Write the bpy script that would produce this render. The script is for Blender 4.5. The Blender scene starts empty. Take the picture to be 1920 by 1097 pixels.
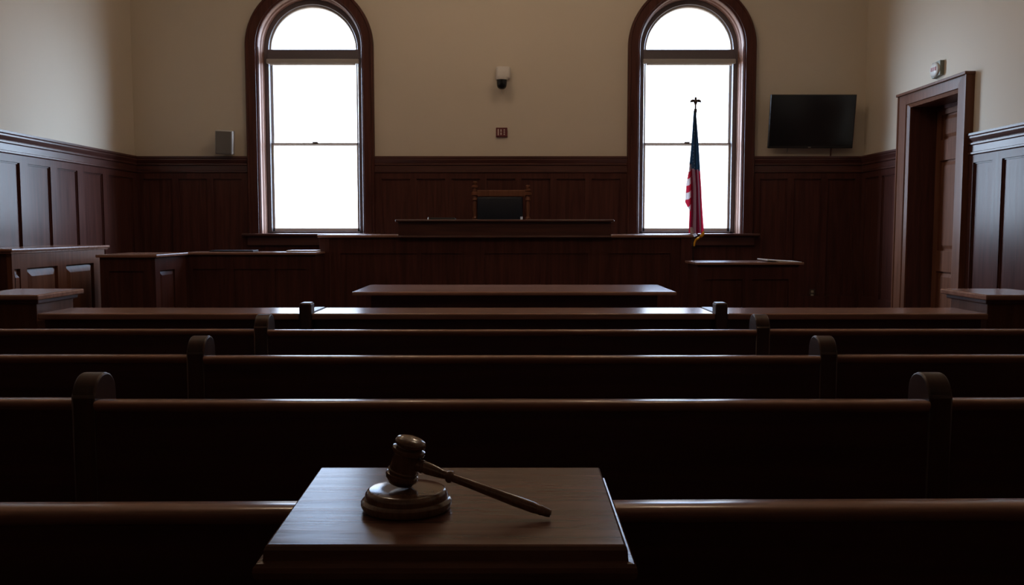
import bpy, bmesh, math, random
from mathutils import Vector, Matrix
random.seed(7)
scene = bpy.context.scene
COL = scene.collection
PI = math.pi

# ------------------------------------------------------------------ camera
F_PX, CAM_H = 1611.0, 1.39
TILT = math.atan(118.5 / F_PX)
cd = bpy.data.cameras.new('camera')
cam = bpy.data.objects.new('camera', cd)
COL.objects.link(cam)
cd.sensor_width = 36.0
cd.lens = 36.0 * F_PX / 1920.0
cd.clip_start = 0.05
cam.location = (0, 0, CAM_H)
cam.rotation_euler = (PI / 2 - TILT, 0, 0)
scene.camera = cam

# ------------------------------------------------------------------ materials
def nt(name):
    m = bpy.data.materials.new(name)
    m.use_nodes = True
    n = m.node_tree.nodes
    return m, n, m.node_tree.links, n['Principled BSDF']

def wood(name, axis, c1, c2, rough=0.32, bump=0.05, scale=6.0, spec=0.5, stretch=0.06):
    """polished wood; the grain runs along the given axis"""
    m, n, l, b = nt(name)
    tc = n.new('ShaderNodeTexCoord')
    mp = n.new('ShaderNodeMapping')
    s = [scale] * 3
    s[axis] = scale * stretch
    mp.inputs['Scale'].default_value = s
    l.new(tc.outputs['Object'], mp.inputs['Vector'])
    no = n.new('ShaderNodeTexNoise')
    no.inputs['Scale'].default_value = 4.0
    no.inputs['Detail'].default_value = 6.0
    no.inputs['Distortion'].default_value = 0.6
    l.new(mp.outputs['Vector'], no.inputs['Vector'])
    cr = n.new('ShaderNodeValToRGB')
    cr.color_ramp.elements[0].position = 0.32
    cr.color_ramp.elements[0].color = (*c1, 1)
    cr.color_ramp.elements[1].position = 0.68
    cr.color_ramp.elements[1].color = (*c2, 1)
    l.new(no.outputs['Fac'], cr.inputs['Fac'])
    l.new(cr.outputs['Color'], b.inputs['Base Color'])
    mr = n.new('ShaderNodeMapRange')
    mr.inputs['To Min'].default_value = rough * 0.85
    mr.inputs['To Max'].default_value = rough * 1.2
    l.new(no.outputs['Fac'], mr.inputs['Value'])
    l.new(mr.outputs['Result'], b.inputs['Roughness'])
    b.inputs['Specular IOR Level'].default_value = spec
    if bump:
        bp = n.new('ShaderNodeBump')
        bp.inputs['Strength'].default_value = bump
        bp.inputs['Distance'].default_value = 0.004
        l.new(no.outputs['Fac'], bp.inputs['Height'])
        l.new(bp.outputs['Normal'], b.inputs['Normal'])
    return m

def plain(name, col, rough=0.5, metal=0.0, noise=0.06, scale=30.0, spec=0.5):
    m, n, l, b = nt(name)
    tc = n.new('ShaderNodeTexCoord')
    no = n.new('ShaderNodeTexNoise')
    no.inputs['Scale'].default_value = scale
    no.inputs['Detail'].default_value = 3
    l.new(tc.outputs['Object'], no.inputs['Vector'])
    cr = n.new('ShaderNodeValToRGB')
    cr.color_ramp.elements[0].color = (*[c * (1 - noise) for c in col], 1)
    cr.color_ramp.elements[1].color = (*[min(1, c * (1 + noise)) for c in col], 1)
    l.new(no.outputs['Fac'], cr.inputs['Fac'])
    l.new(cr.outputs['Color'], b.inputs['Base Color'])
    b.inputs['Roughness'].default_value = rough
    b.inputs['Metallic'].default_value = metal
    b.inputs['Specular IOR Level'].default_value = spec
    return m

def glass(name, gloss=0.05):
    m, n, l, b = nt(name)
    n.remove(b)
    tr = n.new('ShaderNodeBsdfTransparent')
    gl = n.new('ShaderNodeBsdfGlossy')
    gl.inputs['Roughness'].default_value = gloss
    fr = n.new('ShaderNodeFresnel')
    ge = n.new('ShaderNodeNewGeometry')      # same reflectance on both faces of the pane
    io = n.new('ShaderNodeMapRange')
    io.inputs['To Min'].default_value = 1.45
    io.inputs['To Max'].default_value = 1 / 1.45
    l.new(ge.outputs['Backfacing'], io.inputs['Value'])
    l.new(io.outputs['Result'], fr.inputs['IOR'])
    mx = n.new('ShaderNodeMixShader')
    l.new(fr.outputs['Fac'], mx.inputs['Fac'])
    l.new(tr.outputs['BSDF'], mx.inputs[1])
    l.new(gl.outputs['BSDF'], mx.inputs[2])
    l.new(mx.outputs['Shader'], n['Material Output'].inputs['Surface'])
    return m

def cloth(name, col, trans=0.45):
    m, n, l, b = nt(name)
    tc = n.new('ShaderNodeTexCoord')
    wv = n.new('ShaderNodeTexNoise')
    wv.inputs['Scale'].default_value = 60
    l.new(tc.outputs['Object'], wv.inputs['Vector'])
    cr = n.new('ShaderNodeValToRGB')
    cr.color_ramp.elements[0].color = (*[c * 0.85 for c in col], 1)
    cr.color_ramp.elements[1].color = (*col, 1)
    l.new(wv.outputs['Fac'], cr.inputs['Fac'])
    l.new(cr.outputs['Color'], b.inputs['Base Color'])
    b.inputs['Roughness'].default_value = 0.75
    t = n.new('ShaderNodeBsdfTranslucent')
    l.new(cr.outputs['Color'], t.inputs['Color'])
    mx = n.new('ShaderNodeMixShader')
    mx.inputs['Fac'].default_value = trans
    l.new(b.outputs['BSDF'], mx.inputs[1])
    l.new(t.outputs['BSDF'], mx.inputs[2])
    l.new(mx.outputs['Shader'], n['Material Output'].inputs['Surface'])
    return m

D1, D2 = (0.056, 0.0200, 0.0165), (0.096, 0.035, 0.027)
W_X = wood('mahogany along x', 0, D1, D2)
W_Y = wood('mahogany along y', 1, D1, D2)
W_Z = wood('mahogany along z', 2, D1, D2, rough=0.30, spec=0.19)
LINING_LIT = wood('daylit lining wood', 2, (0.16, 0.078, 0.055), (0.24, 0.125, 0.09), rough=0.4, spec=0.4)  # paler than the mahogany: strong daylight on the reveal is in the colour
RAIL_X = wood('polished rail wood', 0, (0.25, 0.125, 0.088), (0.36, 0.190, 0.138), rough=0.19, bump=0)
PEW_END = wood('pew end wood', 2, (0.045, 0.020, 0.014), (0.075, 0.034, 0.024), rough=0.33)
PEW_X = wood('pew wood', 0, (0.045, 0.014, 0.012), (0.07, 0.022, 0.018), rough=0.4)
DOOR_Z = wood('door wood', 2, (0.12, 0.047, 0.026), (0.18, 0.074, 0.043), rough=0.36, spec=0.19)
DESK_X = wood('desk top wood', 0, (0.10, 0.044, 0.030), (0.17, 0.078, 0.054), rough=0.23, bump=0.12, spec=0.36, scale=9.0, stretch=0.1)
GAVEL = wood('gavel wood', 2, (0.12, 0.058, 0.034), (0.18, 0.088, 0.052), rough=0.15, spec=0.7, scale=40, bump=0.02)
PAINT = plain('cream wall paint', (0.62, 0.55, 0.455), 0.75, noise=0.015, scale=3)
CEIL = plain('ceiling paint', (0.74, 0.70, 0.63), 0.85, noise=0.01, scale=3)
CARPET = plain('dark carpet', (0.06, 0.025, 0.02), 0.95, noise=0.3, scale=200)
GLASS = glass('window glass')
SASH_GLARE = plain('sash grey with glare', (0.50, 0.47, 0.45), 0.4)  # sash grey lightened to hold the window glare in its colour
FRAME_HAZE = plain('window frame haze grey', (0.115, 0.095, 0.105), 0.4)  # grey-violet haze of the window glare put into the frame colour
SHADEGREY = plain('shade headrail', (0.36, 0.34, 0.31), 0.5)
BLACKGLOSS = plain('black screen', (0.006, 0.007, 0.009), 0.22, noise=0.02)
BLACK = plain('black plastic', (0.012, 0.012, 0.014), 0.45)
LEATHER = plain('black leather', (0.008, 0.011, 0.021), 0.42, noise=0.2, scale=80, spec=0.25)
GREYPL = plain('grey speaker cabinet', (0.42, 0.41, 0.39), 0.45)
GRILLE = plain('speaker grille cloth', (0.17, 0.16, 0.15), 0.7, noise=0.2, scale=300)
WHITEPL = plain('off white plastic', (0.62, 0.59, 0.56), 0.45)
GREENGREY = plain('grey green plastic', (0.20, 0.21, 0.17), 0.5)
REDPL = plain('dark red plastic', (0.12, 0.012, 0.018), 0.4)
REDMARK = plain('red lettering', (0.35, 0.05, 0.06), 0.5)
PALE = plain('pale lettering', (0.55, 0.45, 0.42), 0.5)
PAPER = plain('paper', (0.75, 0.74, 0.72), 0.5, noise=0.02)
OUTLET = plain('ivory plastic', (0.42, 0.38, 0.30), 0.5)
BRASS = plain('dark bronze', (0.06, 0.04, 0.035), 0.4, metal=0.7)
STEEL = plain('steel', (0.35, 0.35, 0.36), 0.35, metal=0.9)
F_RED = cloth('flag red', (0.55, 0.02, 0.055))
F_WHITE = cloth('flag white', (0.82, 0.78, 0.80))
F_WHITE_SHADE = cloth('flag white in shade', (0.34, 0.185, 0.22), 0.22)  # white stripe darkened, the shade of the folds is in its colour
F_RED_SHADE = cloth('flag red in shade', (0.20, 0.008, 0.026), 0.25)  # red stripe darkened the same way, fold shade in its colour
GOLD = cloth('gold fringe', (0.95, 0.55, 0.04), 0.2)

# flag blue with its small white stars
def flag_blue():
    m = cloth('flag blue', (0.018, 0.050, 0.095), 0.3)
    n, l = m.node_tree.nodes, m.node_tree.links
    tc = [x for x in n if x.type == 'TEX_COORD'][0]
    vo = n.new('ShaderNodeTexVoronoi')
    vo.inputs['Scale'].default_value = 26
    vo.inputs['Randomness'].default_value = 0.35
    l.new(tc.outputs['Object'], vo.inputs['Vector'])
    lt = n.new('ShaderNodeMath')
    lt.operation = 'LESS_THAN'
    lt.inputs[1].default_value = 0.22
    l.new(vo.outputs['Distance'], lt.inputs[0])
    mx = n.new('ShaderNodeMixRGB')
    cr = [x for x in n if x.type == 'VALTORGB'][0]
    l.new(lt.outputs['Value'], mx.inputs['Fac'])
    l.new(cr.outputs['Color'], mx.inputs['Color1'])
    mx.inputs['Color2'].default_value = (0.25, 0.30, 0.36, 1)
    b = n['Principled BSDF']
    l.new(mx.outputs['Color'], b.inputs['Base Color'])
    return m
F_BLUE = flag_blue()

# ------------------------------------------------------------------ mesh helper
class MB:
    def __init__(self, M=None):
        self.bm = bmesh.new()
        self.M = M or (lambda p: p)
        self.mi = 0

    def face(self, vs):
        try:
            f = self.bm.faces.new(vs)
            f.material_index = self.mi
            return f
        except ValueError:
            return None

    def v(self, p):
        return self.bm.verts.new(self.M(p))

    def box(self, x0, x1, y0, y1, z0, z1, bev=0.0, seg=2):
        vs = [self.v((x, y, z)) for x in (x0, x1) for y in (y0, y1) for z in (z0, z1)]
        q = [(0, 1, 3, 2), (4, 6, 7, 5), (0, 4, 5, 1), (2, 3, 7, 6), (0, 2, 6, 4), (1, 5, 7, 3)]
        fs = [self.face([vs[i] for i in k]) for k in q]
        if bev:
            es = list({e for f in fs for e in f.edges})
            r = bmesh.ops.bevel(self.bm, geom=es, offset=bev, segments=seg, affect='EDGES', profile=0.5)
            for f in r['faces']:
                f.material_index = self.mi
        return self

    def prism(self, poly, a0, a1, axes='xzy'):
        """poly in the first two axes, pushed along the third from a0 to a1"""
        ix = ['xyz'.index(c) for c in axes]
        def P(p, a):
            w = [0, 0, 0]
            w[ix[0]], w[ix[1]], w[ix[2]] = p[0], p[1], a
            return self.v(w)
        A = [P(p, a0) for p in poly]
        B = [P(p, a1) for p in poly]
        self.face(A[::-1])
        self.face(B)
        k = len(poly)
        for i in range(k):
            self.face([A[i], A[(i + 1) % k], B[(i + 1) % k], B[i]])
        return self

    def loops(self, rings, closed_path=False, caps=True):
        R = [[self.v(p) for p in r] for r in rings]
        k = len(R[0])
        n = len(R)
        for i in range(n if closed_path else n - 1):
            a, b = R[i], R[(i + 1) % n]
            for j in range(k):
                self.face([a[j], a[(j + 1) % k], b[(j + 1) % k], b[j]])
        if caps and not closed_path:
            self.face(R[0][::-1])
            self.face(R[-1])
        return self

    def lathe(self, prof, o=(0, 0, 0), axis=(0, 0, 1), seg=40):
        """prof: (radius, height) pairs turned round an axis through o"""
        o = Vector(o)
        a = Vector(axis).normalized()
        e = Vector((1, 0, 0)) if abs(a.x) < 0.9 else Vector((0, 1, 0))
        u = (e - a * e.dot(a)).normalized()
        w = a.cross(u)
        rings = []
        for r, h in prof:
            r = max(r, 1e-5)
            rings.append([tuple(o + a * h + (u * math.cos(t) + w * math.sin(t)) * r)
                          for t in [2 * PI * i / seg for i in range(seg)]])
        return self.loops(rings)

    def tube(self, pts, r, seg=10):
        pts = [Vector(p) for p in pts]
        rings = []
        for i, p in enumerate(pts):
            d = (pts[min(i + 1, len(pts) - 1)] - pts[max(i - 1, 0)]).normalized()
            e = Vector((1, 0, 0)) if abs(d.x) < 0.8 else Vector((0, 1, 0))
            u = (e - d * e.dot(d)).normalized()
            w = d.cross(u)
            rr = r[i] if isinstance(r, (list, tuple)) else r
            rings.append([tuple(p + (u * math.cos(t) + w * math.sin(t)) * rr)
                          for t in [2 * PI * k / seg for k in range(seg)]])
        return self.loops(rings)

    def build(self, name, mat, parent=None, smooth=False, loc=None, recalc=True):
        if recalc:
            bmesh.ops.recalc_face_normals(self.bm, faces=self.bm.faces)
        me = bpy.data.meshes.new(name)
        self.bm.to_mesh(me)
        self.bm.free()
        for m in (mat if isinstance(mat, (list, tuple)) else [mat]):
            me.materials.append(m)
        if smooth:
            me.shade_smooth()
            me.set_sharp_from_angle(angle=math.radians(38))
        o = bpy.data.objects.new(name, me)
        COL.objects.link(o)
        if parent is not None:
            o.parent = parent
            # geometry is written in world units: keep it there under a placed root
            o.matrix_parent_inverse = Matrix.Translation(-Vector(parent['at'])) if 'at' in parent else Matrix()
        return o

def tag(o, label=None, cat=None, group=None, kind=None):
    if label: o['label'] = label
    if cat: o['category'] = cat
    if group: o['group'] = group
    if kind: o['kind'] = kind
    return o

def thing(name, label, cat, at=(0, 0, 0), group=None):
    o = bpy.data.objects.new(name, None)
    COL.objects.link(o)
    o.location = at
    o.empty_display_size = 0.1
    o['at'] = at
    tag(o, label, cat, group)
    return o

def struct(o):
    o['kind'] = 'structure'
    return o

def sempty(name, at):
    o = bpy.data.objects.new(name, None)
    COL.objects.link(o)
    o.location = at
    o['at'] = at
    return struct(o)

# ------------------------------------------------------------------ room sizes
XL, XR, YB, YR, ZC = -4.90, 4.57, 11.26, -3.2, 5.7
PLAT = 0.14
def M_back(p):  return (p[0], YB - p[1], p[2])        # u = x, d = out of wall
def M_left(p):  return (XL + p[1], p[0], p[2])        # u = y
def M_right(p): return (XR - p[1], p[0], p[2])
def M_rear(p):  return (p[0], YR + p[1], p[2])

struct(MB().box(XL - 0.5, XR + 0.5, YR - 0.5, YB + 0.5, -0.1, 0).build('floor', CARPET))
struct(MB().box(XL - 0.5, XR + 0.5, YR - 0.5, YB + 0.5, ZC, ZC + 0.1).build('ceiling', CEIL))
pl = MB()
pl.box(XL + 0.002, XR - 0.002, 5.75, YB - 0.002, 0.0, PLAT, 0.01)
pl.box(-2.15, 2.0, 10.38, YB - 0.06, PLAT, 0.62, 0.01)
struct(pl.build('floor_platform', CARPET))

# ---- walls with arched openings; a wall frame maps (along, into the wall, up)
def F_back(p):  return (p[0], YB + p[1], p[2])
def F_left(p):  return (XL - p[1], p[0], p[2])
def F_right(p): return (XR + p[1], p[0], p[2])
WX = (-2.602, 2.313)
SIDE_Y = ()
WS, WZ0 = 3.73, 1.335            # spring line, sill
RO = 0.69                        # half width of the opening in the wall
WT = 0.33
N = 40
def window_wall(mb, a0, a1, centres, top=ZC):
    edges = [a0] + [c + s * RO for c in centres for s in (-1, 1)] + [a1]
    for i in range(0, len(edges), 2):
        mb.box(edges[i], edges[i + 1], 0, WT, 0, top)
    for c in centres:
        mb.box(c - RO, c + RO, 0, WT, 0, WZ0)
        for i in range(N):
            t0, t1 = PI - PI * i / N, PI - PI * (i + 1) / N
            p0 = (c + RO * math.cos(t0), WS + RO * math.sin(t0))
            p1 = (c + RO * math.cos(t1), WS + RO * math.sin(t1))
            mb.prism([p0, p1, (p1[0], top), (p0[0], top)], 0, WT)
    return mb
wall_back = struct(window_wall(MB(F_back), XL - 0.5, XR + 0.5, WX).build('wall_back', PAINT))
wall_left = struct(window_wall(MB(F_left), YR - 0.4, YB, SIDE_Y).build('wall_left', PAINT))
DY0, DY1, DZ = 8.70, 9.90, 2.80    # door opening in the right wall
mb = window_wall(MB(F_right), YR - 0.4, DY0, SIDE_Y)
mb.box(DY1, YB, 0, WT, 0, ZC)
mb.box(DY0, DY1, 0, WT, DZ, ZC)
mb.box(DY0, DY1, 0, WT, 0, PLAT + 0.004)
mb.box(DY0 - 0.3, DY1 + 0.3, WT + 0.12, WT + 0.2, 0, ZC)
mb.box(DY0 - 0.3, DY0, WT, WT + 0.13, 0, ZC)
mb.box(DY1, DY1 + 0.3, WT, WT + 0.13, 0, ZC)
mb.box(DY0 - 0.1, DY1 + 0.1, WT, WT + 0.13, DZ, ZC)
mb.box(DY0 - 0.1, DY1 + 0.1, WT, WT + 0.13, 0, PLAT)
wall_right = struct(mb.build('wall_right', PAINT))
wall_rear = struct(MB().box(XL - 0.4, XR + 0.4, YR - 0.4, YR, 0, ZC).build('wall_rear', PAINT))

# ---- wainscot
CAP = [(0, 2.333), (0.063, 2.333), (0.063, 2.312), (0.056, 2.300), (0.056, 2.285), (0.045, 2.262), (0.036, 2.245),
       (0.048, 2.238), (0.048, 2.222), (0.034, 2.212), (0.034, 2.150), (0.046, 2.144), (0.046, 2.128), (0.030, 2.118), (0, 2.118)]
PT, PB = 2.045, 0.52
def panelling(M, u0, u1, cols, name, parent, t=0.03, rec=0.022):
    m = MB(M)
    m.box(u0, u1, 0, t, PT, 2.12)
    m.box(u0, u1, 0, t, 0.0, PB)
    xs = [u0] + [c for ab in cols for c in ab] + [u1]
    for i in range(0, len(xs), 2):
        if xs[i + 1] - xs[i] > 1e-4:
            m.box(xs[i], xs[i + 1], 0, t, PB, PT)
    for a, b in cols:
        m.box(a, b, 0, t - rec, PB, PT)
        # thin moulding round the recess
        g = 0.014
        for (p, q, r, s) in ((a, a + g, PB, PT), (b - g, b, PB, PT), (a, b, PB, PB + g), (a, b, PT - g, PT)):
            m.box(p, q, 0, t - rec + 0.008, r, s)
    o = m.build(name, W_Z, parent)
    return o
def cap(M, u0, u1, parent, mat):
    m = MB(M)
    m.prism(CAP, u0, u1, 'yzx')
    return m.build('cap_moulding', mat, parent)

def even(u0, u1, n, st):
    w = (u1 - u0 - st * (n + 1)) / n
    return [(u0 + st + i * (w + st), u0 + st + i * (w + st) + w) for i in range(n)]

cas = 0.823
segs = [(XL + 0.03, WX[0] - cas, 3), (WX[0] + cas, WX[1] - cas, 7), (WX[1] + cas, XR - 0.03, 3)]
for a, b, n in segs:
    panelling(M_back, a, b, even(a, b, n, 0.085), 'wainscot', wall_back)
    cap(M_back, a - (0.03 if a < -4 else 0), b + (0.03 if b > 4 else 0), wall_back, W_X)
for c in WX:     # boarding under the windows
    m = MB(M_back)
    m.box(c - cas, c + cas, 0, 0.03, 0, 1.28)
    m.build('wainscot', W_Z, wall_back)
lc = [(10.45, 11.10)] + [(9.845 - 0.567 * i, 10.30 - 0.567 * i - (0.03 if i else 0)) for i in range(22)]
lc = sorted(c for c in lc if c[0] > YR + 0.1)
def side_run(M, a, b, cols, wall):
    cuts = [a] + [c + s * cas for c in SIDE_Y for s in (-1, 1) if c < b] + [b]
    for i in range(0, len(cuts), 2):
        p, q = cuts[i], cuts[i + 1]
        panelling(M, p, q, [c for c in cols if c[0] > p + 0.02 and c[1] < q - 0.02], 'wainscot', wall)
        cap(M, p, q, wall, W_Y)
    for c in SIDE_Y:
        MB(M).box(c - cas, c + cas, 0, 0.03, 0, 1.28).build('wainscot', W_Z, wall)
side_run(M_left, YR, YB - 0.03, lc, wall_left)
DC0, DC1 = 8.61, 10.124            # outside edges of the door casing
rc = sorted((8.185 - 0.5 * i, 8.53 - 0.5 * i) for i in range(22))
rc = [c for c in rc if c[0] > YR + 0.1]
side_run(M_right, YR, DC0, rc, wall_right)
panelling(M_right, DC1, YB - 0.03, [(10.22, 10.62), (10.72, 11.12)], 'wainscot', wall_right)
cap(M_right, DC1, YB, wall_right, W_Y)
panelling(M_rear, XL + 0.03, XR - 0.03, even(XL + 0.03, XR - 0.03, 18, 0.1), 'wainscot', wall_rear)
cap(M_rear, XL, XR, wall_rear, W_X)

# ---- baseboards
def bb(M, u0, u1, name, z=PLAT):
    m = MB(M)
    m.prism([(0.03, z), (0.052, z), (0.052, z + 0.16), (0.04, z + 0.185), (0.03, z + 0.19)], u0, u1, 'yzx')
    return struct(m.build(name, W_X))
bb(M_back, XL + 0.05, XR - 0.05, 'baseboard_back')
bb(M_left, 5.8, YB - 0.06, 'baseboard_left')
bb(M_right, DC1, YB - 0.06, 'baseboard_right')

# ---- arched windows
def arch(mb, c, z0, prof, zc=WS, n=48):
    """sweep a closed profile of (half width, y) up one side, round the arch and down the other"""
    rings = [[(c - r, y, z0) for r, y in prof]]
    for i in range(n + 1):
        t = PI - PI * i / n
        rings.append([(c + r * math.cos(t), y, zc + r * math.sin(t)) for r, y in prof])
    rings.append([(c + r, y, z0) for r, y in prof])
    mb.loops(rings)

def half_disc(c, z, r, n=40):
    return [(c + r * math.cos(PI * i / n), z + r * math.sin(PI * i / n)) for i in range(n + 1)]

PLACES = [(F_back, c) for c in WX] + [(F_left, c) for c in SIDE_Y] + [(F_right, c) for c in SIDE_Y]
for k, (FR, c) in enumerate(PLACES):
    w = sempty('window_%d' % (k + 1), FR((c, 0, WZ0)))
    MW = lambda p, FR=FR: FR((p[0], p[1] - YB, p[2]))
    m = MB(MW)
    arch(m, c, WZ0, [(0.663, YB), (0.663, 11.222), (0.672, 11.212), (0.684, 11.212), (0.690, 11.20), (0.785, 11.196),
                     (0.792, 11.184), (0.812, 11.184), (0.823, 11.20), (0.823, YB)])
    m.build('casing', W_Z, w, smooth=True)
    m = MB(MW)
    arch(m, c, WZ0, [(0.690, 11.225), (0.663, 11.225), (0.663, 11.33), (0.650, 11.345), (0.650, 11.40), (0.640, 11.41), (0.640, 11.585), (0.690, 11.585)])
    m.build('jamb_lining', LINING_LIT, w, smooth=True)
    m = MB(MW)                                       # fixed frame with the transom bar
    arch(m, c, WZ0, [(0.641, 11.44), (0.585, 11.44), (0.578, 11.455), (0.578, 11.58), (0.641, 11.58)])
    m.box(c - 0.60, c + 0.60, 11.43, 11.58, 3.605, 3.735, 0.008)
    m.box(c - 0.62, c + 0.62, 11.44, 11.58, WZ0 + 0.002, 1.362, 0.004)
    m.build('frame', FRAME_HAZE, w)
    m = MB(MW)                                       # arched light
    pr = [(0.578, 11.47), (0.555, 11.47), (0.548, 11.485), (0.548, 11.53), (0.578, 11.53)]
    arch(m, c, 3.725, pr)
    m.build('fanlight_sash', SASH_GLARE, w)
    m = MB(MW)
    m.prism(half_disc(c, 3.73, 0.56), 11.50, 11.506)
    m.build('fanlight_pane', GLASS, w)
    for nm, z0, z1, y in (('upper_sash', 2.495, 3.61, 11.51), ('lower_sash', 1.355, 2.53, 11.475)):
        m = MB(MW)
        up = nm == 'upper_sash'
        st = 0.032
        m.box(c - 0.58, c - 0.58 + st, y, y + 0.035, z0, z1, 0.004)
        m.box(c + 0.58 - st, c + 0.58, y, y + 0.035, z0, z1, 0.004)
        m.box(c - 0.58, c + 0.58, y, y + 0.035, z1 - (0.03 if up else 0.024), z1, 0.004)
        m.box(c - 0.58, c + 0.58, y, y + 0.035, z0, z0 + (0.028 if up else 0.05), 0.004)
        so = m.build(nm, SASH_GLARE, w)
        MB(MW).box(c - 0.56, c + 0.56, y + 0.014, y + 0.020, z0 + 0.01, z1 - 0.01).build('pane', GLASS, so)
        if not up:
            MB(MW).box(c - 0.035, c + 0.035, y - 0.02, y + 0.02, z1, z1 + 0.012, 0.004).build('sash_lock', BRASS, so)
    m = MB(MW)
    m.box(c - 0.605, c + 0.605, 11.385, 11.44, 3.548, 3.606, 0.01)
    m.build('shade_headrail', SHADEGREY, w)
    m = MB(MW)
    m.box(c - 0.56, c + 0.56, 11.40, 11.425, 3.528, 3.55, 0.006)
    m.build('shade_hem', PAPER, w)
    m = MB(MW)
    m.box(c - 0.90, c + 0.90, 11.13, 11.58, 1.300, 1.336, 0.012)
    m.box(c - 0.84, c + 0.84, 11.185, 11.24, 1.18, 1.300, 0.008)
    m.build('sill', W_X, w)

# ---- door in the right wall
dr = sempty('door_1', (XR, 9.3, PLAT))
m = MB(M_right)
P = 0.09
cw0, cw1 = DC0, DC1
prof = [(0.0, 0.0), (0.0, P), (0.02, P + 0.0), (0.03, P - 0.012), (0.18, P - 0.018), (0.19, P - 0.03), (0.235, P - 0.045), (0.235, 0.0)]
TOPZ = 2.947
def leg(u, sgn):
    m.prism([(u + sgn * a, d) for a, d in prof], PLAT, TOPZ - 0.02, 'xyz')
leg(cw0, 1)
leg(cw1, -1)
m.prism([(d - 0.002, TOPZ - 0.001 - a * 0.75) for a, d in prof], cw0 + 0.002, cw1 - 0.002, 'yzx')
m.box(cw0 - 0.012, cw1 + 0.012, 0, P + 0.016, TOPZ - 0.03, TOPZ + 0.0, 0.006)
m.build('door_casing', DOOR_Z, dr)
m = MB(M_right)
RD = -0.26                                  # the leaf stands this far behind the wall face
m.box(DY0 - 0.0, DY0 + 0.02, -0.39, 0.03, PLAT, DZ)
m.box(DY1 - 0.02, DY1, -0.39, 0.03, PLAT, DZ)
m.box(DY0, DY1, -0.39, 0.03, DZ - 0.03, DZ)
m.box(DY0 + 0.02, DY1 - 0.02, -0.30, -0.245, DZ - 0.07, DZ - 0.03)
m.build('door_jamb', W_Z, dr)
m = MB(M_right)
l0, l1 = DY0 + 0.022, DY1 - 0.022
lz0, lz1 = PLAT + 0.01, DZ - 0.035
rows = [(0.36, 0.915), (1.15, 2.16), (2.39, 2.67)]
cols = [(l0 + 0.11, (l0 + l1) / 2 - 0.06), ((l0 + l1) / 2 + 0.06, l1 - 0.10)]
d0, d1 = RD - 0.05, RD
zs = [lz0] + [z for r in rows for z in r] + [lz1]
for i in range(0, len(zs), 2):
    m.box(l0, l1, d0, d1, zs[i], zs[i + 1])
us = [l0] + [u for c in cols for u in c] + [l1]
for r in rows:
    for i in range(0, len(us), 2):
        m.box(us[i], us[i + 1], d0, d1, r[0], r[1])
    for a, b in cols:
        m.box(a, b, d0, d1 - 0.022, r[0], r[1])
        e, g = 0.022, 0.06
        A = [(a + e, d1 - 0.022, r[0] + e), (b - e, d1 - 0.022, r[0] + e), (b - e, d1 - 0.022, r[1] - e), (a + e, d1 - 0.022, r[1] - e)]
        B = [(a + g, d1 - 0.006, r[0] + g), (b - g, d1 - 0.006, r[0] + g), (b - g, d1 - 0.006, r[1] - g), (a + g, d1 - 0.006, r[1] - g)]
        m.loops([A, B])
leaf = m.build('door_leaf', DOOR_Z, dr)
m = MB(M_right)
m.lathe([(0.0, 0), (0.028, 0.004), (0.03, 0.01), (0.012, 0.016), (0.010, 0.04), (0.026, 0.055), (0.028, 0.068), (0.018, 0.08), (0, 0.082)],
        (l0 + 0.06, d1, 1.06), (0, 1, 0), 24)
m.build('door_knob', BRASS, leaf, smooth=True)

# ------------------------------------------------------------------ raised panel helper for furniture
def raised(mb, M, cols, z0, z1, face, rec=0.016, marg=0.05):
    """sunk panels with a raised field; mb must have its own M; face = depth of the frame surface"""
    for a, b in cols:
        e = 0.012
        A = [(a + e, face - rec, z0 + e), (b - e, face - rec, z0 + e), (b - e, face - rec, z1 - e), (a + e, face - rec, z1 - e)]
        g = marg
        B = [(a + g, face - 0.003, z0 + g), (b - g, face - 0.003, z0 + g), (b - g, face - 0.003, z1 - g), (a + g, face - 0.003, z1 - g)]
        C = [(x, face - rec - 0.004, z) for x, _, z in A]
        mb.loops([C, A, B])

def panel_face(M, u0, u1, z0, z1, cols, p0, p1, name, mat, parent, t=0.03, rec=0.012, marg=0.0):
    """frame and raised panels as one sheet of joinery standing out from depth 0 to t"""
    m = MB(M)
    m.box(u0, u1, 0, t, p1, z1)
    m.box(u0, u1, 0, t, z0, p0)
    xs = [u0] + [c for ab in cols for c in ab] + [u1]
    for i in range(0, len(xs), 2):
        m.box(xs[i], xs[i + 1], 0, t, p0, p1)
    for a, b in cols:
        m.box(a, b, 0, t - rec, p0, p1)
    if marg:
        raised(m, M, cols, p0, p1, t, rec - 0.001, marg)
    return m.build(name, mat, parent)

# ------------------------------------------------------------------ judge's bench
JY = 9.75
def K(v): return v * 9.75 / 9.0                        # plan sizes
def KZ(v): return CAM_H + (v - CAM_H) * 9.75 / 9.0     # heights about eye level
JX0, JX1 = K(-2.035), K(1.895)
LG = KZ(1.334)
jb = thing('judges_bench', "long dark panelled judge's bench with a raised centre tier, below the two arched windows", "judge's bench", ((JX0 + JX1) / 2, JY + 0.35, PLAT))
MB().box(JX0 + 0.02, JX1 - 0.02, JY + 0.045, JY + 0.62, PLAT, LG - 0.034).build('body', W_X, jb)
pc = [(K(a), K(b)) for a, b in ((-1.80, -1.00), (-0.955, -0.52), (-0.29, 0.30), (0.385, 0.80), (1.02, 1.66))]
panel_face(lambda p: (p[0], JY + 0.045 - p[1], p[2]), JX0 + 0.02, JX1 - 0.02, PLAT, LG - 0.034, pc, 0.36, KZ(1.138), 'front_panelling', W_Z, jb)
for a in (JX0 + 0.02, JX1 - 0.14):
    MB().box(a, a + 0.12, JY - 0.003, JY + 0.03, PLAT, LG - 0.04, 0.008).build('pilaster', W_Z, jb)
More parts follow.
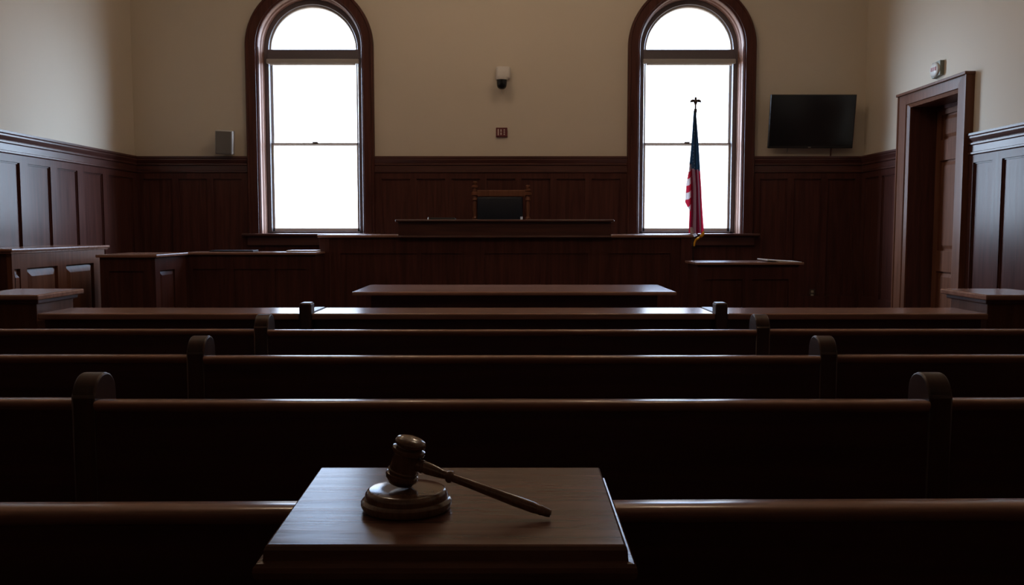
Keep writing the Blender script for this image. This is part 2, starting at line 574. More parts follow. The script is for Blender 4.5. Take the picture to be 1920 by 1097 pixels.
MB().box(JX0, JX1, JY - 0.02, JY + 0.64, LG - 0.034, LG, 0.010).build('ledge', RAIL_X, jb)
UT = KZ(1.492)
m = MB()
m.box(K(-1.184), K(1.032), JY - 0.035, JY + 0.55, KZ(1.306), UT - 0.03)
m.box(K(-1.190), K(1.038), JY - 0.042, JY + 0.1, KZ(1.300), KZ(1.322), 0.006)
m.build('upper_tier', W_X, jb)
MB().box(K(-1.212), K(1.060), JY - 0.075, JY + 0.60, UT - 0.03, UT, 0.011, 3).build('upper_top', W_X, jb)

# things on the bench
m = MB()
m.box(K(-0.875), K(-0.60), JY + 0.09, JY + 0.31, UT + 0.0005, UT + 0.016, 0.004)
m.box(K(-0.868), K(-0.61), JY + 0.095, JY + 0.305, UT + 0.016, UT + 0.023, 0.003)
fold = m.build('leather_folder', BLACK)
tag(fold, "flat black folder lying on the judge's bench left of the chair", 'folder')
fm = MB()
fm.box(K(-0.886), K(-0.874), JY + 0.085, JY + 0.11, UT + 0.0005, UT + 0.028, 0.003)
fm.build('metal_corner', STEEL, fold)
m = MB()
m.lathe([(0.0, 0), (0.011, 0), (0.012, 0.030), (0.012, 0.033), (0, 0.033)], (K(0.099), JY + 0.12, UT + 0.0005), (0, 0, 1), 16)
tag(m.build('small_cup', WHITEPL, smooth=True), "tiny pale upright cup on the judge's bench edge before the black chair back", 'cup')

# ------------------------------------------------------------------ judge's chair
cy, cz = 10.92, 0.622
Q = cy / 10.2
cx = -0.1255 * Q
def QZ(v): return CAM_H + (v - CAM_H) * Q
ch = thing('judges_chair', "tall carved wooden chair with black leather back behind the judge's bench", 'chair', (cx, cy, cz))
for s, top in ((-1, QZ(1.955)), (1, QZ(1.912))):
    m = MB()
    px = cx + s * 0.312 * Q
    m.box(px - 0.033, px + 0.033, cy - 0.03, cy + 0.03, cz + 0.05, 1.52, 0.006)
    B = 1.52
    m.lathe([(0.030, 0), (0.034, 0.01), (0.022, 0.03), (0.020, 0.05), (0.029, 0.12), (0.026, 0.20), (0.021, 0.225), (0.036, 0.235), (0.036, 0.25),
             (0.028, 0.265), (0.028, 0.29), (0.046, 0.30), (0.048, 0.33), (0.028, 0.345), (0.024, top - B - 0.09), (0.042, top - B - 0.08),
             (0.042, top - B - 0.058), (0.020, top - B - 0.048), (0.028, top - B - 0.03), (0.032, top - B - 0.015), (0.016, top - B), (0, top - B)],
            (px, cy, B), (0, 0, 1), 24)
    m.build('back_post', DOOR_Z, ch, smooth=True)
m = MB()
m.box(cx - 0.31, cx + 0.31, cy - 0.03, cy + 0.025, QZ(1.772), QZ(1.852), 0.012)
m.build('crest_rail', DOOR_Z, ch)
MB().box(cx - 0.31, cx + 0.31, cy - 0.02, cy + 0.02, 1.10, 1.16, 0.01).build('lower_rail', W_X, ch)
m = MB()
m.box(-0.409 * Q, 0.126 * Q, cy - 0.055, cy + 0.03, 1.15, QZ(1.772), 0.022, 3)
m.build('back_cushion', LEATHER, ch, smooth=True)
MB().box(cx - 0.31, cx + 0.31, cy - 0.46, cy - 0.0, 1.02, 1.12, 0.03, 3).build('seat', LEATHER, ch, smooth=True)
for s in (-1, 1):
    ax = cx + s * 0.312 * Q
    m = MB()
    m.box(ax - 0.035, ax + 0.035, cy - 0.42, cy - 0.02, 1.27, 1.31, 0.012)
    m.box(ax - 0.025, ax + 0.025, cy - 0.40, cy - 0.35, cz + 0.05, 1.28, 0.006)
    m.build('armrest', W_Y, ch)
    for yy in (cy - 0.375, cy):
        m = MB()
        m.lathe([(0.026, 0), (0.030, 0.03), (0.020, 0.05), (0.025, 0.06)], (ax, yy, cz), (0, 0, 1), 16)
        m.build('foot', W_Z, ch, smooth=True)
MB().box(cx - 0.29, cx + 0.29, cy - 0.39, cy + 0.01, 0.95, 1.02, 0.005).build('seat_frame', W_X, ch)

# ------------------------------------------------------------------ clerk's desk, witness boxes, jury box
ck = thing('clerks_desk', "plain dark panelled clerk's desk left of the judge's bench, under the left window", 'desk', (-2.8, 9.5, PLAT))
MB().box(-3.56, -2.130, 9.345, 9.70, PLAT, 1.115).build('body', W_X, ck)
panel_face(lambda p: (p[0], 9.345 - p[1], p[2]), -3.56, -2.130, PLAT, 1.115, even(-3.56, -2.130, 3, 0.10), 0.36, 0.96, 'front_panelling', W_Z, ck)
MB().box(-3.56, -2.112, 9.285, 9.72, 1.115, 1.142, 0.008).build('desk_top', RAIL_X, ck)
m = MB()
m.box(-3.345, -2.86, 9.50, 9.70, 1.1425, 1.158, 0.003)
tag(m.build('desk_blotter', BLACK), "thin dark blotter folder flat on the clerk's desk", 'folder')
m = MB()
m.box(-2.475, -2.15, 9.42, 9.66, 1.1425, 1.160, 0.002)
tag(m.build('paper_stack', PAPER), "low stack of white paper on the right end of the clerk's desk", 'paper')

wl = thing('witness_box', "low dark panelled box between the jury box and the clerk's desk", 'witness box', (-3.75, 8.8, PLAT))
MB().box(-4.06, -3.545, 8.49, 9.26, PLAT, 1.112).build('body', W_X, wl)
panel_face(lambda p: (-3.545 + p[1], p[0], p[2]), 8.46, 9.26, PLAT, 1.112, [(8.575, 8.95)], 0.34, 0.978, 'side_panelling', W_Z, wl, rec=0.018, marg=0.05)
panel_face(lambda p: (p[0], 8.49 - p[1], p[2]), -4.06, -3.545, PLAT, 1.112, [(-3.97, -3.63)], 0.34, 0.978, 'front_panelling', W_Z, wl)
MB().box(-4.09, -3.49, 8.435, 9.27, 1.112, 1.142, 0.007).build('ledge', RAIL_X, wl)

wr = thing('witness_stand', "low dark panelled stand right of the judge's bench, beside the flag", 'witness stand', (2.45, 9.2, PLAT))
MB().box(1.93, 2.985, 8.96, 9.42, PLAT, 1.022).build('body', W_X, wr)
panel_face(lambda p: (p[0], 8.96 - p[1], p[2]), 1.93, 2.985, PLAT, 1.022, [(2.03, 2.40), (2.50, 2.88)], 0.34, 0.87, 'front_panelling', W_Z, wr)
MB().box(1.90, 3.03, 8.90, 9.45, 1.022, 1.048, 0.007).build('ledge', RAIL_X, wr)
m = MB()
n = 12
top = []
for i in range(n + 1):
    t = i / n
    top.append((2.66 + 0.36 * t, 1.0485 + 0.0035 + 0.026 * (1 - t) ** 1.3))
poly = top + [(x, max(1.0485, z - 0.012 if i < 4 else 1.0485)) for i, (x, z) in reversed(list(enumerate(top)))]
m.prism(poly, 8.95, 9.32)
tag(m.build('paper_sheaf', PAPER), 'loose curling sheaf of white paper on the right end of the witness stand', 'paper')

jx = thing('jury_box', 'tall dark jury box with raised panels along the left wall', 'jury box', (-4.55, 8.25, PLAT))
MB().box(XL + 0.075, -4.345, 7.42, 9.10, PLAT, 1.18).build('body', W_X, jx)
panel_face(lambda p: (-4.345 + p[1], p[0], p[2]), 7.385, 9.07, PLAT, 1.185, [(7.42, 7.51), (7.615, 8.13), (8.285, 8.83)], 0.36, 1.046, 'side_panelling', DOOR_Z, jx, t=0.045, rec=0.026, marg=0.075)
panel_face(lambda p: (p[0], 7.42 - p[1], p[2]), XL + 0.075, -4.345, PLAT, 1.18, [(-4.75, -4.42)], 0.36, 1.046, 'front_panelling', W_Z, jx)
MB().box(-4.345, -4.315, 8.985, 9.10, PLAT, 1.185, 0.003).build('corner_post', DOOR_Z, jx)
m = MB()
m.box(XL + 0.07, -4.28, 7.355, 9.16, 1.195, 1.222, 0.009)
m.box(XL + 0.07, -4.292, 7.365, 9.145, 1.18, 1.197, 0.004)
m.build('ledge', RAIL_X, jx)

# ------------------------------------------------------------------ counsel table
ct = thing('counsel_table', 'long polished wooden table in the clear space before the judge\'s bench', 'table', (0.017, 7.2, PLAT))
MB().box(-1.262, 1.297, 6.74, 7.62, 0.868, 0.900, 0.010, 3).build('table_top', RAIL_X, ct)
MB().box(-1.13, 1.165, 6.86, 7.50, 0.74, 0.868, 0.004).build('apron', W_X, ct)
for sx in (-1.09, 1.125):
    for sy in (6.91, 7.45):
        MB().box(sx - 0.045, sx + 0.045, sy - 0.045, sy + 0.045, PLAT, 0.745, 0.006).build('leg', W_Z, ct)

# ------------------------------------------------------------------ bar rail with its two piers
br = thing('bar_rail', 'long polished bar rail with two short posts, crossing the room before the front pew', 'railing', (0, 5.2, 0))
posts = (-1.156, 1.172)
RZ = 0.92
for a, b in ((-2.655, posts[0] - 0.034), (posts[0] + 0.034, posts[1] - 0.034), (posts[1] + 0.034, 2.665)):
    MB().box(a, b, 4.781, 5.155, RZ - 0.036, RZ, 0.008, 3).build('rail_cap', RAIL_X, br)
    m = MB()
    m.box(a, b, 4.87, 5.07, 0.0, RZ - 0.036)
    m.box(a, b, 4.855, 5.085, RZ - 0.10, RZ - 0.036, 0.004)
    m.build('rail_panel', W_X, br)
for p in posts:
    m = MB()
    m.box(p - 0.034, p + 0.034, 4.774, 4.868, 0.0, 0.980, 0.012, 3)
    m.box(p - 0.034, p + 0.034, 4.868, 5.16, 0.0, RZ + 0.004, 0.006)
    m.build('post', PEW_END, br)
for s, lab in ((-1, 'square wooden pier with flat cap ending the bar rail on the jury box side'),
               (1, 'square wooden pier with flat cap ending the bar rail on the door side')):
    q = thing('rail_pier', lab, 'pier', (s * 2.87, 5.05, 0), 'piers at the ends of the bar rail')
    a, b = sorted((s * 2.70, s * 3.035))
    MB().box(a, b, 4.86, 5.27, 0.0, 0.975, 0.004).build('shaft', DOOR_Z, q)
    m = MB()
    m.box(a - 0.02, b + 0.02, 4.84, 5.29, 0.968, 0.994, 0.006)
    m.build('neck_moulding', W_Y, q)
    a, b = sorted((s * 2.660, s * 3.08))
    MB().box(a, b, 4.805, 5.330, 0.992, 1.0228, 0.008).build('cap', RAIL_X, q)

# ------------------------------------------------------------------ pews
def pew_end_poly():
    """outline of a pew end in (y, z), y measured from the back edge towards the front of the room"""
    pts = [(0.0, 0.0), (0.0, 0.912)]
    for i in range(13):
        t = PI - PI * i / 12
        pts.append((0.066 + 0.066 * math.cos(t), 0.912 + 0.060 * math.sin(t)))
    pts += [(0.135, 0.86), (0.150, 0.78), (0.185, 0.70), (0.24, 0.65), (0.33, 0.63), (0.45, 0.63), (0.50, 0.60), (0.51, 0.55), (0.49, 0.45), (0.50, 0.0)]
    return pts
PEW_CAP = [(0.026, 0.862), (0.010, 0.873), (0.002, 0.884), (0.0, 0.891), (0.002, 0.896), (0.008, 0.900), (0.050, 0.900), (0.057, 0.896), (0.060, 0.888), (0.060, 0.872), (0.046, 0.862)]
HALF = 1.19
def pew(kind, y, label, x0, x1, ends, yaw=0.0):
    q = thing('pew', label, 'pew', ((x0 + x1) / 2, y, 0), 'wooden courtroom pews')
    m = MB(lambda p: (p[0], y + p[1], p[2]))
    m.prism(PEW_CAP, x0, x1, 'yzx')
    m.build('top_rail', RAIL_X, q, smooth=True)
    m = MB(lambda p: (p[0], y + p[1], p[2]))
    m.prism([(0.016, 0.30), (0.016, 0.868), (0.042, 0.868), (0.10, 0.40), (0.10, 0.30)], x0, x1, 'yzx')
    m.build('backrest', PEW_X, q)
    m = MB(lambda p: (p[0], y + p[1], p[2]))
    m.prism([(0.085, 0.40), (0.085, 0.435), (0.46, 0.455), (0.475, 0.44), (0.46, 0.42)], x0, x1, 'yzx')
    m.build('seat', PEW_X, q)
    for ex in ends:
        m = MB(lambda p: (p[0], y + 0.018 + p[1], p[2]))
        m.prism(pew_end_poly(), ex - 0.034, ex + 0.034, 'yzx')
        o = m.build('pew_end', PEW_END, q, smooth=True)
        bv = o.modifiers.new('edge', 'BEVEL')
        bv.width = 0.006
        bv.segments = 2
        bv.limit_method = 'ANGLE'
        bv.angle_limit = math.radians(50)
    n = 2
    for i in range(n):
        bx = x0 + (x1 - x0) * (i + 1) / (n + 1)
        MB(lambda p: (p[0], y + p[1], p[2])).box(bx - 0.02, bx + 0.02, 0.06, 0.42, 0, 0.41).build('support', PEW_X, q)
    q.rotation_euler.z = yaw
    return q
E_ = 1.226
rowsP = [(4.150, 'front'), (3.280, 'second'), (2.410, 'third')]
for y, nm in rowsP:
    where = {'front': 'just behind the bar rail', 'second': 'second row back from the bar rail', 'third': 'third row back from the bar rail'}[nm]
    pew('c', y, 'long middle pew with rounded end posts, %s' % where, -HALF, HALF, (-E_, E_))
    pew('l', y + 0.022, 'left side pew beside the rounded post, %s' % where, -3.95, -HALF - 0.072, (-3.984,))
    pew('r', y + 0.022, 'right side pew beside the rounded post, %s' % where, HALF + 0.072, 3.75, (3.784,))
pew('c', 1.476, 'nearest middle pew, partly hidden by the small desk with the gavel', -HALF, HALF, (-E_, E_), yaw=0.012)

# ------------------------------------------------------------------ gavel desk
# the top slopes down a little away from the camera; (u, v, h) = across, away, above the top
SLOPE = math.radians(1.6)
GO = Vector((0.0, 1.0127, 1.010))
GT = Vector((0, math.cos(SLOPE), -math.sin(SLOPE)))
GN = Vector((0, math.sin(SLOPE), math.cos(SLOPE)))
def M_desk(p):
    return tuple(GO + Vector((p[0], 0, 0)) + GT * p[1] + GN * p[2])
gd = thing('lectern_desk', 'small polished lectern desk with moulded edge carrying the gavel, nearest the camera', 'desk', (-0.08, 1.19, 0))
U0, U1, V1, UB0, UB1 = -0.2965, 0.1365, 0.3745, -0.3135, 0.1425
def ring(e, z):
    return [(U0 - e, -e, z), (U1 + e, -e, z), (UB1 + e, V1 + e, z), (UB0 - e, V1 + e, z)]
m = MB(M_desk)
prof = [(-0.05, -0.045), (0.006, -0.045), (0.012, -0.038), (0.014, -0.030), (0.013, -0.024), (0.010, -0.020), (0.004, -0.019), (0.0035, -0.0145), (0.003, -0.006), (0.001, -0.0015), (-0.0015, 0.0)]
m.loops([ring(e, z) for e, z in prof])
m.build('desk_top', DESK_X, gd, smooth=False)
MB().box(U0 + 0.04, U1 - 0.04, 1.05, 1.33, 0.10, 0.958, 0.004).build('body', W_Z, gd)
MB().box(U0 + 0.015, U1 - 0.015, 1.03, 1.35, 0.0, 0.10, 0.01).build('plinth', W_X, gd)

# sound block
bu, bv_ = -0.1455, 0.1485
m = MB(M_desk)
m.lathe([(0.0, 0), (0.055, 0), (0.060, 0.002), (0.0622, 0.007), (0.0622, 0.0115), (0.0598, 0.0145), (0.0568, 0.0155), (0.0568, 0.019),
         (0.0557, 0.0235), (0.0532, 0.0265), (0.050, 0.0276), (0.03, 0.0280), (0, 0.0280)], (bu, bv_, 0.0004), (0, 0, 1), 96)
tag(m.build('sound_block', GAVEL, smooth=True), 'round wooden sound block under the gavel head on the small desk', 'gavel block')

# gavel: handle end on the desk, head standing on the block
E = Vector((0.0510, 0.0985, 0.0074))
C = Vector((-0.1465, 0.1525, 0.07))
for _ in range(4):
    hdir = (E - C).normalized()
    adir = (Vector((0, 0, 1)) - hdir * hdir.z).normalized()
    C.z = 0.0288 + 0.0338 * adir.z + 0.0155 * math.sqrt(max(0, 1 - adir.z ** 2))
hdir = (E - C).normalized()
adir = (Vector((0, 0, 1)) - hdir * hdir.z).normalized()
gv = thing('gavel', 'wooden gavel standing on its head on the round block, handle slanting to the desk', 'gavel', M_desk(C))
HR, HS = 0.93, 0.885
hp = [(0.0, -0.0382), (0.0165, -0.0382), (0.0180, -0.0375), (0.0205, -0.0335), (0.0238, -0.0300), (0.0246, -0.0262), (0.0238, -0.0225), (0.0208, -0.0208), (0.0206, -0.0196),
      (0.0228, -0.0185), (0.0230, -0.0165), (0.0214, -0.0150), (0.0206, 0.0000), (0.0212, 0.0110), (0.0218, 0.0120), (0.0243, 0.0135), (0.0254, 0.0165), (0.0245, 0.0198),
      (0.0212, 0.0212), (0.0190, 0.0222), (0.0186, 0.0238), (0.0196, 0.0252), (0.0228, 0.0262), (0.0238, 0.0288), (0.0234, 0.0318), (0.0205, 0.0350), (0.0150, 0.0372), (0.0070, 0.0382), (0, 0.0384)]
m = MB(M_desk)
m.lathe([(r * HR, h * HS) for r, h in hp], tuple(C), tuple(adir), 64)
m.build('gavel_head', GAVEL, gv, smooth=True)
L = (E - C).length
hh = [(0.0, 0.010), (0.0085, 0.012), (0.0087, 0.0225), (0.0094, 0.0235), (0.0094, 0.0265), (0.0084, 0.0275), (0.0082, 0.0295), (0.0088, 0.0325), (0.0080, 0.043), (0.0064, 0.055), (0.0058, 0.0605),
      (0.0058, 0.0615), (0.0080, 0.0635), (0.0090, 0.0665), (0.0080, 0.0695), (0.0058, 0.0715), (0.0056, 0.078), (0.0060, 0.100), (0.0071, 0.135), (0.0077, 0.162), (0.0074, L - 0.024),
      (0.0064, L - 0.0155), (0.0068, L - 0.0145), (0.0068, L - 0.0125), (0.0061, L - 0.0115), (0.0057, L - 0.004), (0.0046, L), (0.0, L + 0.001)]
m = MB(M_desk)
m.lathe(hh, tuple(C), tuple(hdir), 32)
m.build('handle', GAVEL, gv, smooth=True)

# ------------------------------------------------------------------ things on the walls
# television
tv = thing('television', 'flat black television tilted on the back wall right of the window', 'television', (3.83, YB, 2.77))
TW, TH = 1.083, 0.672
Tc = Vector((3.822, 11.085, 2.760))
TM = Matrix.Translation(Tc) @ Matrix.Rotation(math.radians(8.5), 4, 'X')
def M_tv(p):
    return tuple(TM @ Vector(p))
MB(M_tv).box(-TW / 2, TW / 2, -0.02, 0.028, -TH / 2, TH / 2, 0.006).build('bezel', BLACK, tv)
MB(M_tv).box(-TW / 2 + 0.012, TW / 2 - 0.012, -0.0215, -0.0195, -TH / 2 + 0.03, TH / 2 - 0.012).build('screen', BLACKGLOSS, tv)
MB(M_tv).box(-0.03, 0.004, -0.0225, -0.0195, -TH / 2 + 0.009, -TH / 2 + 0.016).build('logo', WHITEPL, tv)
m = MB()
m.box(3.62, 4.02, YB - 0.03, YB - 0.001, 2.62, 2.92, 0.004)
m.box(3.78, 3.86, 11.10, YB - 0.02, 2.72, 2.80, 0.004)
m.build('wall_bracket', BLACK, tv)
m = MB()
m.tube([(3.545, 11.14, 2.50), (3.545, 11.16, 2.42), (3.54, 11.18, 2.375)], 0.006)
m.build('cable', GREENGREY, tv)
m = MB()
m.tube([(4.11, 11.14, 2.52), (4.11, 11.17, 2.44), (4.11, 11.185, 2.36), (4.11, 11.19, 2.335)], 0.009)
m.build('cable', W_Z, tv)

# loudspeaker beside the left window
sp = thing('wall_speaker', 'small grey loudspeaker on the back wall left of the left window', 'loudspeaker', (-3.69, YB, 2.51))
SM = Matrix.Translation((-3.672, 11.13, 2.502)) @ Matrix.Rotation(math.radians(4), 4, 'Z') @ Matrix.Rotation(math.radians(7), 4, 'X') @ Matrix.Rotation(math.radians(3), 4, 'Y')
def M_sp(p):
    return tuple(SM @ Vector(p))
MB(M_sp).box(-0.115, 0.105, -0.075, 0.045, -0.152, 0.152, 0.012, 3).build('cabinet', GREYPL, sp, smooth=True)
MB(M_sp).box(-0.103, 0.092, -0.082, -0.070, -0.142, 0.140, 0.006).build('grille', GRILLE, sp)
m = MB()
m.box(-3.72, -3.64, YB - 0.012, YB - 0.001, 2.46, 2.56, 0.002)
m.tube([(-3.68, YB - 0.01, 2.51), (-3.675, 11.16, 2.51)], 0.014)
m.build('wall_bracket', GREYPL, sp)

# security camera
sc_ = thing('security_camera', 'white bracket camera with black dome high between the two windows', 'security camera', (-0.13, YB, 3.33))
m = MB()
m.box(-0.205, -0.02, 11.17, YB - 0.001, 3.315, 3.475, 0.03, 4)
m.build('housing', WHITEPL, sc_, smooth=True)
m = MB()
m.lathe([(0, 0), (0.075, 0.0), (0.078, 0.02), (0.078, 0.036), (0, 0.036)], (-0.13, 11.10, 3.285), (0, 0, 1), 32)
m.box(-0.17, -0.09, 11.09, 11.20, 3.30, 3.33, 0.006)
m.build('dome_collar', WHITEPL, sc_, smooth=True)
m = MB()
m.lathe([(0.0, -0.118), (0.030, -0.114), (0.050, -0.100), (0.060, -0.08), (0.064, -0.05), (0.066, 0.0), (0, 0.0)], (-0.13, 11.10, 3.286), (0, 0, 1), 32)
m.build('dome', BLACKGLOSS, sc_, smooth=True)

# red alarm plate
al = thing('alarm_plate', 'small dark red plate with pale bars on the wall below the dome camera', 'alarm', (-0.133, YB, 2.64))
MB().box(-0.207, -0.060, YB - 0.03, YB - 0.001, 2.582, 2.702, 0.005).build('plate', REDPL, al)
for i, (xx, segs_) in enumerate(((-0.178, 1), (-0.142, 2), (-0.100, 3))):
    m = MB()
    zz0, zz1 = 2.602, 2.684
    st = (zz1 - zz0) / segs_
    for j in range(segs_):
        m.box(xx - 0.008, xx + 0.008, YB - 0.0325, YB - 0.029, zz0 + j * st + (0.005 if segs_ > 1 else 0), zz0 + (j + 1) * st - (0.005 if segs_ > 1 else 0))
    m.build('marking', PALE, al)

# strobe over the door
sb = thing('fire_strobe', 'white fire alarm strobe with red lettering above the door', 'alarm', (XR, 9.33, 3.09))
m = MB(M_right)
m.prism([(9.235, 3.025), (9.40, 3.005), (9.44, 3.06), (9.44, 3.12), (9.40, 3.17), (9.235, 3.175)], 0.001, 0.045, 'xzy')
m.build('back_box', GREENGREY, sb)
m = MB(M_right)
rings = []
for d, r in ((0.044, 1.0), (0.052, 0.98), (0.062, 0.86), (0.068, 0.5), (0.069, 0.05)):
    rings.append([(9.335 + 0.098 * r * math.cos(t), d, 3.09 + 0.078 * r * math.sin(t)) for t in [2 * PI * k / 28 for k in range(28)]])
m.loops(rings)
m.build('lens', WHITEPL, sb, smooth=True)
m = MB(M_right)
for uu in (9.285, 9.315, 9.345, 9.375):
    m.box(uu - 0.008, uu + 0.008, 0.060, 0.0705, 3.075, 3.115)
m.build('lettering', REDMARK, sb)

# outlet
ol = thing('wall_outlet', 'small ivory power outlet low on the back panelling near the door corner', 'outlet', (3.94, YB - 0.03, 0.55))
m = MB(M_back)
m.box(3.903, 3.975, 0.0085, 0.016, 0.492, 0.608, 0.003)
m.build('cover_plate', plain('brown plate', (0.07, 0.055, 0.045), 0.5), ol)
for zz in (0.525, 0.575):
    m = MB(M_back)
    m.box(3.921, 3.957, 0.015, 0.020, zz - 0.016, zz + 0.016, 0.005)
    m.build('socket', OUTLET, ol)

# ------------------------------------------------------------------ flag on its stand
FX, FY = 2.181, 10.345
fl = thing('flag_stand', 'furled American flag on a dark eagle topped pole before the right window', 'flag', (FX, FY, PLAT))
m = MB()
m.lathe([(0, 0), (0.13, 0), (0.13, 0.02), (0.11, 0.04), (0.04, 0.06), (0.025, 0.12), (0.016, 0.125), (0, 0.125)], (FX, FY, PLAT), (0, 0, 1), 32)
m.build('base', BRASS, fl, smooth=True)
m = MB()
m.lathe([(0.0125, 0), (0.0125, 2.535), (0.018, 2.54), (0.018, 2.575), (0.009, 2.58), (0.008, 2.66), (0, 2.66)], (FX, FY, PLAT + 0.1), (0, 0, 1), 20)
m.build('pole', BRASS, fl, smooth=True)
m = MB()
ez = 2.885
m.lathe([(0, 0), (0.018, 0.004), (0.014, 0.014), (0.024, 0.03), (0.022, 0.05), (0.012, 0.066), (0.014, 0.078), (0.008, 0.09), (0, 0.094)], (FX, FY, ez - 0.02), (0, 0, 1), 20)
for s in (-1, 1):
    w_ = [(0.010, 0.050), (0.035, 0.056), (0.058, 0.047), (0.072, 0.016), (0.061, 0.026), (0.054, 0.014), (0.045, 0.026), (0.036, 0.018), (0.026, 0.028), (0.010, 0.018)]
    m.prism([(FX + s * a, ez + b - 0.012) for a, b in w_], FY - 0.006, FY + 0.006)
m.build('eagle_finial', BRASS, fl, smooth=False)

def px2(px, py, y=FY):
    """a point of the flag outline at the flag's own distance"""
    x = (px - 960) / F_PX
    u = -(py - 548.5) / F_PX
    c, s = math.cos(TILT), math.sin(TILT)
    t = y / (c + u * s)
    return x * t, CAM_H + (-s + u * c) * t

def cloth_sheet(rows, ns, folds, amp, colour, name, mats, parent, ybase, phase=0.0, seed=0):
    """rows: (py, px_left, px_right); hanging cloth gathered in vertical folds"""
    m = MB()
    grid = []
    nrow = 110
    ys = [r[0] for r in rows]
    for i in range(nrow + 1):
        py = ys[0] + (ys[-1] - ys[0]) * i / nrow
        for k in range(len(rows) - 1):
            if rows[k][0] <= py <= rows[k + 1][0] + 1e-6:
                f = (py - rows[k][0]) / (rows[k + 1][0] - rows[k][0])
                a = rows[k][1] + (rows[k + 1][1] - rows[k][1]) * f
                b = rows[k][2] + (rows[k + 1][2] - rows[k][2]) * f
                break
        xa, z = px2(a, py)
        xb, _ = px2(b, py)
        row = []
        w = (xb - xa)
        for j in range(ns + 1):
            s = j / ns
            th = s * folds * 2 * PI + phase + 0.25 * math.sin(i * 0.068)
            x = xa + w * (s + 0.035 * math.sin(2 * th))
            y = ybase - amp * w * math.sin(th) - 0.35 * w * math.sin(PI * s)
            row.append(m.v((x, y, z + 0.006 * math.sin(th + 1) * (i / nrow))))
        grid.append((row, py))
    for i in range(nrow):
        for j in range(ns):
            m.mi = colour((j + 0.5) / ns, (grid[i][1] + grid[i + 1][1]) / 2)
            m.face([grid[i][0][j], grid[i][0][j + 1], grid[i + 1][0][j + 1], grid[i + 1][0][j]])
    o = m.build(name, mats, parent, smooth=True)
    return o

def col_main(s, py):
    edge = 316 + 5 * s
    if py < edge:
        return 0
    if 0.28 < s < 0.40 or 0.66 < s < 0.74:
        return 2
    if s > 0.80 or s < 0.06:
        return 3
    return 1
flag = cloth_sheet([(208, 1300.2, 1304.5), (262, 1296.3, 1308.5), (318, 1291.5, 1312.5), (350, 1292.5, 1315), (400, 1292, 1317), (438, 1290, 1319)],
                   48, 3, 0.16, col_main, 'flag', [F_BLUE, F_RED_SHADE, F_WHITE_SHADE, F_RED], fl, FY - 0.012)
def col_fold(s, py):
    q = py + 6 * (s - 0.5) - 308
    return 0 if int(q // 13) % 2 == 0 else 1
cloth_sheet([(308, 1292.5, 1296), (345, 1285.5, 1296), (380, 1283, 1296), (388, 1287, 1296), (396, 1293, 1296)], 16, 1, 0.10, col_fold, 'stripe_fold', [F_WHITE, F_RED], flag, FY - 0.03, 1.0)
cloth_sheet([(426, 1292, 1296), (432, 1292, 1300), (440, 1293, 1304), (443, 1295, 1305)], 10, 1, 0.10, lambda s, p: 0, 'white_hem', [F_WHITE], flag, FY - 0.055, 0.4)
m = MB()
pts = []
for (a, b, r, dy) in ((1318.0, 434, 0.010, -0.03), (1316.5, 439, 0.019, -0.045), (1312.5, 443, 0.018, -0.055), (1307, 446.5, 0.014, -0.06), (1302.5, 450, 0.013, -0.06), (1300.5, 455, 0.012, -0.055), (1300, 461.5, 0.010, -0.05)):
    x, z = px2(a, b)
    pts.append(((x, FY + dy, z), r))
m.tube([p for p, r in pts], [r for p, r in pts], 10)
m.build('gold_fringe', GOLD, flag, smooth=True)

FILL_W = (185.0, 290.0)  # power of the added fill lamps, far pair and near pair
OPAL = plain('fill lamp opal glass', (0.8, 0.75, 0.66), 0.4, noise=0.01)
OPAL.node_tree.nodes['Principled BSDF'].inputs['Emission Color'].default_value = (1.0, 0.74, 0.50, 1)
OPAL.node_tree.nodes['Principled BSDF'].inputs['Emission Strength'].default_value = 3.0
# ------------------------------------------------------------------ daylight
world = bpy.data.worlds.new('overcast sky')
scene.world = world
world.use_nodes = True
n, l = world.node_tree.nodes, world.node_tree.links
bg = n['Background']
tc = n.new('ShaderNodeTexCoord')
sx = n.new('ShaderNodeSeparateXYZ')
l.new(tc.outputs['Generated'], sx.inputs[0])
def math_(op, a, b=None):
    q = n.new('ShaderNodeMath')
    q.operation = op
    for i, v in enumerate((a, b)):
        if v is None: continue
        if isinstance(v, (int, float)): q.inputs[i].default_value = v
        else: l.new(v, q.inputs[i])
    return q.outputs[0]
def smooth(v, a, b):
    q = n.new('ShaderNodeMapRange')
    q.interpolation_type = 'SMOOTHSTEP'
    q.inputs['From Min'].default_value = a
    q.inputs['From Max'].default_value = b
    l.new(v, q.inputs['Value'])
    return q.outputs['Result']
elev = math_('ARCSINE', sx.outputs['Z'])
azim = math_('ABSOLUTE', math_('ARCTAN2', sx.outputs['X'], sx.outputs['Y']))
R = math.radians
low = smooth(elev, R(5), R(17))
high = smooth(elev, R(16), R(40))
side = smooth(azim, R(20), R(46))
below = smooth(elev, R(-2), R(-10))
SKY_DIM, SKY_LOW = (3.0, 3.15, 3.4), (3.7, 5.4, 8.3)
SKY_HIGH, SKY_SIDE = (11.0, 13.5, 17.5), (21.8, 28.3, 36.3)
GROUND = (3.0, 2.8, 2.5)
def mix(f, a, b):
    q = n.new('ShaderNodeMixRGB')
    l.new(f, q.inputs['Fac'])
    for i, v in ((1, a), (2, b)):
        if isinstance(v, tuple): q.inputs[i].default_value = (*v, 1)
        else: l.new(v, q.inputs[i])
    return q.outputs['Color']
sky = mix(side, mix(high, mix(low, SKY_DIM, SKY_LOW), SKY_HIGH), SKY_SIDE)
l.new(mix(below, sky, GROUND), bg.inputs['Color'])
bg.inputs['Strength'].default_value = 1.0

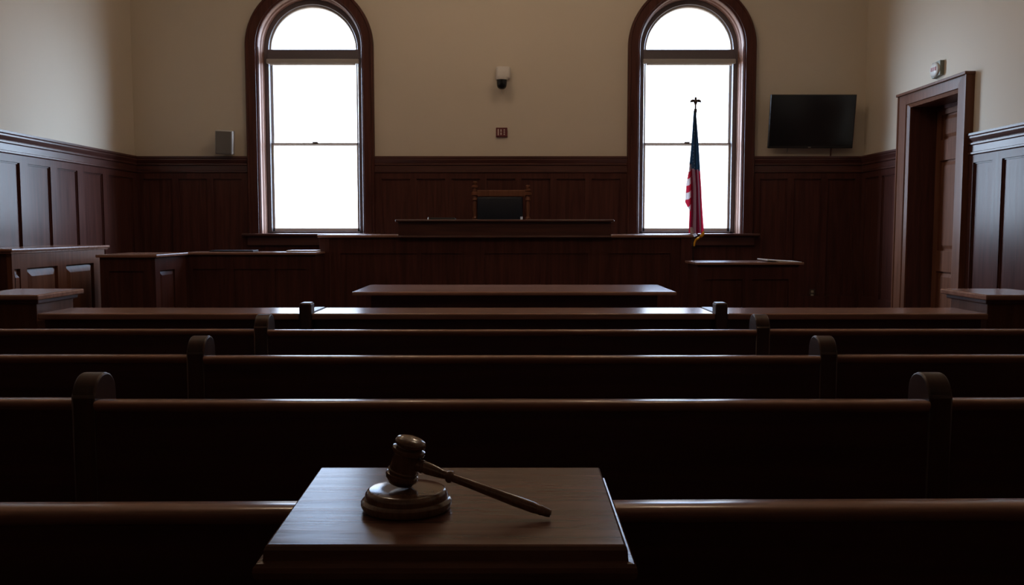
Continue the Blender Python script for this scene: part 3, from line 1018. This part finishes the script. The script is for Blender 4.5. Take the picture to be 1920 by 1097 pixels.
# added fill lamps hung out of view to brighten the back wall and pew tops
for lx, ly in ((-1.25, 8.8), (0.95, 8.8), (-1.6, 5.0), (1.3, 5.0)):
    pd = thing('fill_pendant', 'added fill pendant with opal globe hanging above the ' + ('left' if lx < 0 else 'right') + (' half of the counsel table' if ly > 6 else ' half of the bar rail'), 'lamp', (lx, ly, ZC), 'added fill lamps')
    m = MB()
    m.lathe([(0, 0), (0.07, 0), (0.06, -0.03), (0.012, -0.04), (0.010, -0.46), (0.05, -0.47), (0.055, -0.50), (0, -0.50)], (lx, ly, ZC), (0, 0, 1), 24)
    m.build('stem', BRASS, pd, smooth=True)
    m = MB()
    m.lathe([(0.045, 0)] + [(0.15 * math.sin(a), -0.15 + 0.15 * math.cos(a)) for a in [0.32 + (PI - 0.33) * i / 16 for i in range(17)]], (lx, ly, ZC - 0.49), (0, 0, 1), 32)
    m.build('globe', OPAL, pd, smooth=True)
    pb = bpy.data.lights.new('fill bulb', 'POINT')
    pb.energy = FILL_W[0] if ly > 6 else FILL_W[1]
    pb.color = (1.0, 0.75, 0.53)
    pb.shadow_soft_size = 0.16
    po = bpy.data.objects.new('fill bulb', pb)
    COL.objects.link(po)
    po.location = (lx, ly, ZC - 0.49 - 0.15)

for FR, c in PLACES:            # sampling portals in the window openings
    ld = bpy.data.lights.new('window portal', 'AREA')
    ld.shape = 'RECTANGLE'
    ld.size, ld.size_y = 1.40, 3.10
    ld.cycles.is_portal = True
    lo = bpy.data.objects.new('window portal', ld)
    COL.objects.link(lo)
    lo.location = FR((c, 0.345, 2.88))
    inward = Vector(FR((c, 0, 0))) - Vector(FR((c, 1, 0)))
    lo.rotation_euler = inward.to_track_quat('-Z', 'Y').to_euler()

# ------------------------------------------------------------------ colour
vs = scene.view_settings
scene.display_settings.display_device = 'sRGB'
vs.view_transform = 'Standard'
vs.look = 'None'
vs.exposure = 0.0
vs.gamma = 1.0
vs.use_curve_mapping = False
scene.cycles.max_bounces = 12
scene.cycles.diffuse_bounces = 8
scene.cycles.use_denoising = True
for o in scene.objects:
    if 'at' in o: del o['at']
